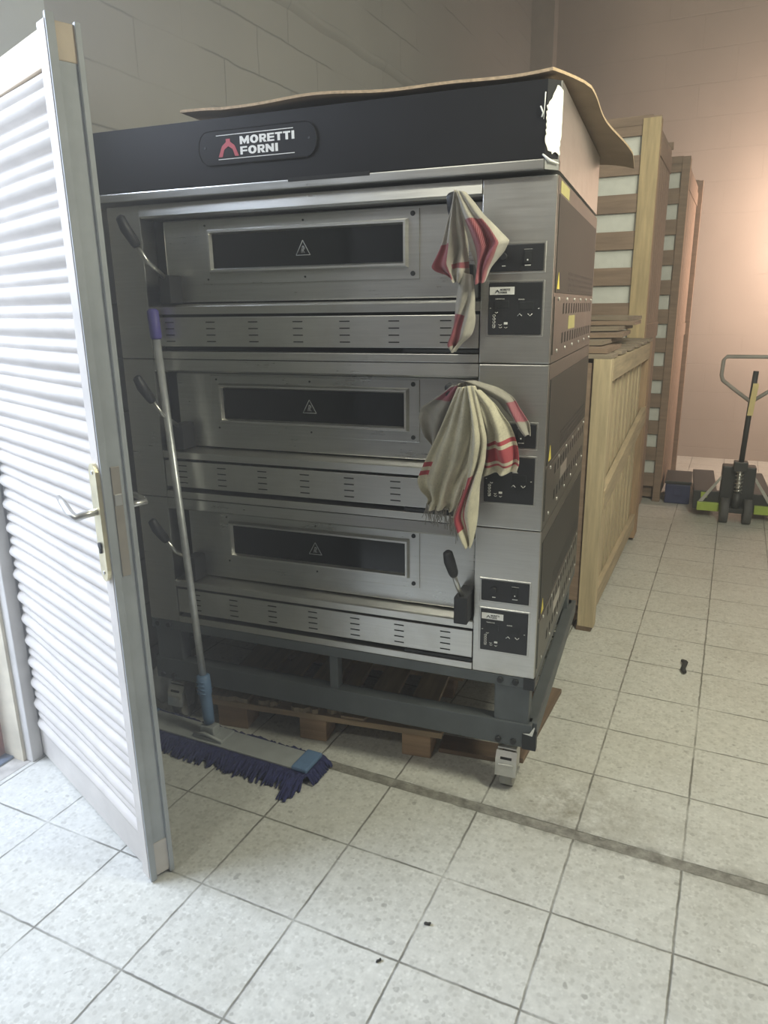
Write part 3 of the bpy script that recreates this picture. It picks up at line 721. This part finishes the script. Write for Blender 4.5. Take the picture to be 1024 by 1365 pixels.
fgo = fg.build('fringe', TM2, o3); fgo['kind'] = 'stuff'

# mop leaning on the oven
mp = empty('flat_mop', (-1.128, -.183, 0), 0, label='wide blue fringed floor mop leaning against the left side of the oven', cat='mop')
O = Vector((-1.128, -.183, 0)); top = OV(-1.262, -.032, 1.536)-O; foot = Vector((0, .0, .075))
ax = (top-foot); pdir = ax.normalized()
MB().tube([foot+ax*.10, foot+ax*.38, foot+ax*.95], .0125, 14).build('pole', M['mop_pole'], mp)
MB().tube([foot+ax*.935, foot+ax*.94, foot+ax*.995, foot+ax], [.0145, .0185, .0185, .012], 14).build('grip', M['mop_grip'], mp)
sk = MB().tube([foot+ax*.012, foot+ax*.03, foot+ax*.07, foot+ax*.085, foot+ax*.09, foot+ax*.135, foot+ax*.138], [.019, .020, .021, .021, .025, .024, .016], 14)
for k in range(4): sk.tube([foot+ax*(.095+.01*k)+Vector((.018, -.02, 0)), foot+ax*(.095+.01*k)+Vector((-.012, -.026, 0))], .003, 5)
sk.build('socket', M['mop_plastic'], mp)
fr = MB().box(-.335, .425, -.045, .055, .032, .040, .003).build('frame', M['mop_frame'], mp)
hg = MB().box(-.055, .075, -.035, .045, .040, .052, .003).box(-.03, .03, -.02, .02, .05, .085, .005)
hg.tube([(-.05, -.03, .05), (.0, -.034, .066), (.07, -.03, .05)], .006, 8).build('hinge_bracket', M['mop_frame'], mp)
MB().box(.375, .436, -.050, .06, .034, .050, .006).build('end_clip', M['mop_plastic'], mp)
MB().box(-.340, -.29, -.048, .058, .034, .050, .006).build('end_clip', M['mop_plastic'], mp)
fb = MB()
def yarn(x, y, dx, dy, L_, r=.0042):
    n_ = math.hypot(dx, dy); dx, dy = dx/n_, dy/n_
    fb.tube([(x, y, .030), (x+dx*L_*.4, y+dy*L_*.4, .026+random.uniform(0, .008)), (x+dx*L_*.8, y+dy*L_*.8, .012+random.uniform(0, .006)), (x+dx*L_, y+dy*L_, .0055)], [r, r*1.2, r*1.1, r*.7], 5)
for k in range(400):
    x = -.345+.785*random.random()
    yarn(x, -.046+random.uniform(-.004, .01), random.uniform(-.5, .5), -1, random.uniform(.045, .085))
for k in range(300):
    x = -.345+.785*random.random()
    yarn(x, .054+random.uniform(-.01, .004), random.uniform(-.5, .5), 1, random.uniform(.020, .040))
for k in range(50):
    yarn(.43, random.uniform(-.05, .06), 1, random.uniform(-.6, .6), random.uniform(.02, .045))
for k in range(18): yarn(.405+random.uniform(-.015, .02), -.055, random.uniform(-.1, .35), -1, random.uniform(.085, .115))
f_ = fb.build('fringe', M['mop_blue'], mp); f_['kind'] = 'stuff'
MB().box(-.34, .43, -.05, .06, .012, .033, .006).build('pad', M['mop_blue'], mp)

# white bag by the wall
bg = MB(); rows = []
for i in range(13):
    t = i/12; row = []
    for j in range(21):
        a = 2*PI*j/20; r = (.055+.012*math.sin(3*a+2*t)+.01*math.sin(7*a+9*t))*(math.sin(PI*min(1, .12+t*.80))**.6)*(1-.35*t)
        row.append((r*math.cos(a)*1.1, r*math.sin(a), .004+t*.17+.006*math.sin(5*a+4*t)*t))
    rows.append(row)
bg.grid(rows)
tag(bg.build('plastic_bag', M['bag'], None, (-1.497, .005, 0)), 'white crumpled plastic bag on the floor behind the open door', 'bag')

# ------------------------------------------------------------------ pallet under the oven
pa = empty('wooden_pallet', (-1.185, -.066, 0), .158, label='broken wooden pallet lying under the front of the oven stand', cat='pallet')
for i, (x0, x1) in enumerate(((0, .122), (.335, .44), (.725, .83))):
    for y0 in (0, .42, .84):
        MB().box(x0, x1, y0, y0+.10, .0, .088, .004).build('block', M['pallet_block'], pa)
for y0 in (-.006, .41, .83): MB().box(-.055, .87, y0, y0+.10, .0885, .112, .003).build('stringer_board', M['pallet'], pa)
for (x0, x1, ys) in ((-.03, .13, .0), (.17, .25, .01), (.305, .41, .004), (.44, .50, .02), (.56, .66, .05), (.72, .82, .06)):
    nn = 6; pts = []
    for k in range(nn+1): pts.append((x0+(x1-x0)*k/nn, ys-.004+(random.uniform(-.012, .012) if 0 < k < nn else 0), .1125))
    pts += [(x1, .945, .1125), (x0, .945, .1125)]
    MB().poly(pts, (0, 0, .018)).build('deck_plank', M['pallet_y'], pa)
MB().poly([(.50, -.003, .1125), (.585, -.003, .1125), (.60, .03, .1125), (.52, .03, .1125)], (0, 0, .008)).build('splinter', M['pallet'], pa)
def plank(name, p0, p1, w, th, z, mat, label, grp=None):
    a = Vector(p0); b2 = Vector(p1); L_ = (b2-a).length
    o = MB().box(-w/2, w/2, 0, L_, 0, th, .003).build(name, mat, None, (a.x, a.y, z), (0, 0, math.atan2(b2.y-a.y, b2.x-a.x)-PI/2))
    return tag(o, label, 'plank', grp)
plank('loose_plank', (-.36, .155), (-.14, .185), .09, .018, .0005, M['plank_brown'], 'short brown plank on the floor between the pallet and the front wheel')
plank('loose_plank', (-.112, .17), (-.092, .70), .10, .02, .0005, M['plank_brown'], 'brown plank on the floor sticking out under the right rail of the stand')

# ------------------------------------------------------------------ crates behind
def low_crate():
    x0, x1, y0, y1, zt = -1.15, -.028, 1.335, 3.02, 1.30
    c = empty('wooden_crate', (x1, y0, 0), 0, label='low pale wooden slatted crate behind the oven with boards on top', cat='crate')
    w = x0-x1; L_ = y1-y0
    for (a, b2, ww, mt) in ((-.078, 0, .06, 'crate_pale'), (-.078, L_-.15, .15, 'crate_orange'), (w, 0, .06, 'crate_pale'), (w, L_-.15, .15, 'crate_pale')):
        MB().box(a, a+.078, b2, b2+ww, .022, zt, .003).build('post', M[mt], c)
    for a in (-.082, w):
        for b2 in (0, L_-.1): MB().box(a, a+.07, b2, b2+.09, 0, .022).build('skid', M['plank_brown'], c)
    MB().box(-.026, .002, .06, L_-.15, zt-.10, zt-.005, .002).build('side_rail', M['crate_y'], c)
    MB().box(-.030, -.004, .06, L_-.15, .10, .19, .002).build('side_rail', M['crate_y'], c)
    MB().poly([(-.022, .03, .60), (-.022, .03, .70), (-.022, L_-.12, .90), (-.022, L_-.12, .80)], (.028, 0, 0)).build('brace', M['crate_y'], c)
    sl = MB()
    for k in range(9):
        y = .10+k*.155; sl.box(-.05, -.028, y, y+.085, .07, zt-.02, .002)
    sl.build('slat_panel', M['crate_pale'], c)
    MB().box(w, -.05, .012, .03, .12, zt-.02).build('end_panel', M['crate_x'], c)
    for k in range(6):
        y = .0+k*.3; MB().box(w+.0, .0, y, y+.17, zt, zt+.018, .002).build('lid_board', M['board_grey'], c)
    MB().box(w+.02, -.06, .05, L_-.03, .03, .06).build('base', M['crate_x'], c)
    MB().box(w+.06, -.14, .12, L_-.2, .06, zt-.1).build('packed_panel', M['plank_brown'], c)
low_crate()
zb = 1.3195
spec = [(1.62, -.06, .46, .50, .02, 'wide pale board lowest and nearest on the low crate'), (1.80, -.10, .58, .50, -.04, 'grey board second lowest in the heap on the low crate'),
        (2.00, -.06, .62, .48, .05, 'reddish board in the middle of the heap on the low crate'), (2.18, -.09, .55, .46, -.03, 'grey warped board above the middle of the heap on the low crate'),
        (2.36, -.05, .66, .44, .04, 'reddish board second from the top of the heap on the low crate'), (2.48, -.08, .6, .42, -.05, 'topmost grey board of the heap on the low crate')]
for k, (y, xr, L_, w, rz, lab) in enumerate(spec):
    rows = []
    for i in range(9):
        s = i/8; x = -L_*(1-s); dz = .003*math.sin(s*5+k)*s
        rows.append([(x, -w/2, dz), (x, w/2, dz)])
    hi = [[(x, yy, z+.020) for x, yy, z in r] for r in rows]
    b3 = MB().grid(rows, smooth=False).grid(hi, smooth=False)
    for e in (0, 1): b3.grid([[r[e] for r in rows], [r[e] for r in hi]], smooth=False)
    for e in (0, -1): b3.grid([rows[e], hi[e]], smooth=False)
    o = b3.build('loose_board', M['board_grey'] if k % 2 else M['crate_x'], None, (xr, y, zb+.004+k*.0240), (0, 0, rz))
    tag(o, lab, 'board', 'boards heaped on the low crate')

def tall_crate(x0, x1, y0, y1, zt, ns, label, post, slatm, pw=.105):
    c = empty('wooden_crate', (x1, y0, 0), 0, label=label, cat='crate'); w = x0-x1; L_ = y1-y0
    for a in (-pw, w):
        MB().box(a, a+pw, -.028, 0, .0, zt, .003).build('post', M[post], c)
        MB().box(a, a+.09, L_-.05, L_, .0, zt, .003).build('post', M['crate_x'], c)
    MB().box(-.03, .0, .0, .06, .0, zt, .002).build('corner_batten', M['crate_orange'], c)
    sl = MB(); fm = MB(); st = zt/ns
    for k in range(ns):
        z = zt-.09-k*st
        if z < .05: continue
        sl.box(w+.05, -.05, -.016, .004, z, z+st*.50, .002)
        0
    sl.build('slat_panel', M[slatm], c)
    for k in range(ns):
        z = zt-.09-k*st-st*.46
        if z < .05: continue
        fm.box(w+.05, -.04, .010, .03, z-.01, z+st*.42+.01, .004)
    fm.build('foam_panel', M['foam'], c)
    sb = MB()
    for k in range(6): sb.box(-.02, -.004, .07+k*(L_-.12)/6, .07+(k+.88)*(L_-.12)/6, .04, zt-.05, .002)
    sb.box(-.004, .002, .06, L_-.05, zt*.5, zt*.5+.1, .002).box(-.004, .002, .06, L_-.05, zt-.2, zt-.1, .002)
    sb.build('side_planks', M['crate_x'], c)
    for (b1, b2) in ((-.02, .0), (L_-.03, L_)): MB().box(w, 0, b1, b2, zt-.035, zt+.01, .002).build('top_rail', M[slatm], c)
    MB().box(w+.02, -.04, .04, L_-.06, .02, zt-.05).build('inner_lining', M['crate_x'], c)
    return c
tall_crate(-1.35, -.085, 3.06, 3.92, 2.60, 12, 'tall crate with a yellow corner post and white foam between its slats', 'crate_gold', 'crate_x')
cc = tall_crate(-1.2, .03, 4.02, 5.2, 2.52, 12, 'tall brown crate farthest back, right behind the yellow-posted crate', 'crate_x', 'crate_x', .055)

# ------------------------------------------------------------------ pallet truck, box, small things
pj = empty('pallet_truck', (.575, 3.6, 0), .06, label='black and lime green pallet truck parked by the back wall', cat='pallet truck')
for sx in (-1, 1):
    a, b2 = sorted((sx*.105, sx*.275))
    MB().box(a, b2, .10, 1.25, .075, .115, .008).build('fork', M['jack_black'], pj)
    MB().box(a+.02, b2-.0, .06, .10, .055, .118, .004).build('fork_end', M['lime'], pj)
    MB().cyl((sx*.16, 1.15, .04), (sx*.22, 1.15, .04), .04, .04, 18).build('load_roller', M['rubber_dark'], pj)
    wh = MB().cyl((sx*.075-.026, 0, .088), (sx*.075+.026, 0, .088), .088, .088, 28).build('steer_wheel', M['rubber_dark'], pj)
    MB().cyl((sx*.075-.028, 0, .088), (sx*.075+.028, 0, .088), .05, .05, 18).build('wheel_hub', M['jack_black'], wh)
    MB().poly([(sx*.25, .07, .12), (sx*.22, .07, .12), (sx*.045, .07, .40), (sx*.06, .07, .40)], (0, .012, 0)).build('brace_arm', M['chrome'], pj)
MB().box(-.285, .285, .085, .13, .06, .20, .006).box(-.11, .11, .05, .16, .12, .40, .01).build('body', M['jack_black'], pj)
MB().box(-.235, -.19, .075, .086, .15, .19, .002).build('corner_plate', M['lime'], pj)
MB().box(-.06, .06, -.03, .03, .075, .11, .005).cyl((0, 0, .09), (0, .0, .22), .03, .03, 16).build('steer_yoke', M['jack_black'], pj)
MB().cyl((0, 0, .2), (0, 0, .40), .016, .016, 14).build('pump_ram', M['chrome'], pj)
sp_ = MB(); sp_.tube([(.024*math.cos(a), .024*math.sin(a), .22+.0044*a) for a in [k*.5 for k in range(76)]], .0045, 6); sp_.build('return_spring', M['chrome'], pj)
MB().box(-.045, .045, -.03, .05, .38, .45, .008).tube([(0, 0, .43), (.01, -.02, .8), (.02, -.03, 1.08)], .018, 12).build('handle_shaft', M['jack_black'], pj)
MB().tube([(.012, -.025, .87), (-.09, -.03, .945), (-.180, -.035, 1.015), (-.192, -.04, 1.05), (-.188, -.04, 1.15), (-.17, -.04, 1.175), (.19, -.04, 1.175), (.208, -.04, 1.15), (.212, -.04, 1.05), (.2, -.035, 1.015), (.11, -.03, .945), (.012, -.025, .87)], .013, 10).build('handle_loop', M['jack_grey'], pj)
MB().poly([(-.005, -.052, .78), (.03, -.052, .78), (.045, -.058, 1.0), (.01, -.058, 1.0)], (0, .006, 0)).build('handle_label', M['label_wood'], pj)

bb = empty('storage_box', (.066, 3.98, 0), .04, label='low dark blue plastic box on the floor left of the pallet truck', cat='box')
MB().box(0, .185, 0, .4, 0, .16, .012).build('body', M['blue_box'], bb)
MB().box(-.006, .191, -.008, .408, .16, .185, .006).build('lid', M['jack_black'], bb)
MB().box(.06, .12, -.006, 0, .07, .12, .003).build('clasp', M['blue_box'], bb)

def chip(name, x, y, L_, w, rz, label, bend=.2):
    m = MB().tube([(-L_/2, 0, w*.4), (-L_*.25, w*bend, w*.45), (0, 0, w*.42), (L_*.3, -w*bend, w*.5), (L_/2, w*bend, w*.4)], [w*.28, w*.38, w*.34, w*.4, w*.25], 6)
    return tag(m.build(name, M['debris'], None, (x, y, .0005), (0, 0, rz)), label, 'debris', 'bits of debris on the tiles')
chip('debris_piece', .397, 1.12, .11, .03, PI/2+.1, 'black strip of debris lying on the tiles right of the oven')
chip('debris_piece', -.108, -.601, .016, .010, .5, 'small black crumb on the floor in front of the oven, the nearer to the oven')
chip('debris_piece', -.175, -.751, .014, .008, 1.2, 'small black crumb on the floor nearest the bottom of the photo')

# ------------------------------------------------------------------ haze volume added to imitate lens veil
hz = bpy.data.materials.new('glare_haze'); hz.use_nodes = True; nt = hz.node_tree
nt.nodes.remove(nt.nodes['Principled BSDF'])
vs = nt.nodes.new('ShaderNodeVolumeScatter'); gx = objco(nt); sp = N(nt, 'ShaderNodeSeparateXYZ'); lk(nt, gx, sp.inputs[0])
def smooth(v, a, b2):
    n = N(nt, 'ShaderNodeMapRange', interpolation_type='SMOOTHSTEP'); n.inputs['From Min'].default_value = a; n.inputs['From Max'].default_value = b2
    lk(nt, v, n.inputs['Value']); return n.outputs['Result']
glare_density = M2(nt, 'MULTIPLY', smooth(sp.outputs[0], -.35, -1.1), .16)          # haze set denser by the doorway and at the back to imitate glare
glare_density = M2(nt, 'ADD', glare_density, M2(nt, 'MULTIPLY', smooth(sp.outputs[1], 1.6, 4.5), .05))
lk(nt, M2(nt, 'ADD', glare_density, .026), vs.inputs['Density'])
vs.inputs['Density'].default_value = .03; vs.inputs['Anisotropy'].default_value = .35
vs.inputs['Color'].default_value = (1, .98, .96, 1)
nt.links.new(vs.outputs[0], nt.nodes['Material Output'].inputs['Volume'])
struct(box('glare_haze', hz, None, XL+.03, XR-.01, YF+.01, YB-.01, .01, ZC-.01))
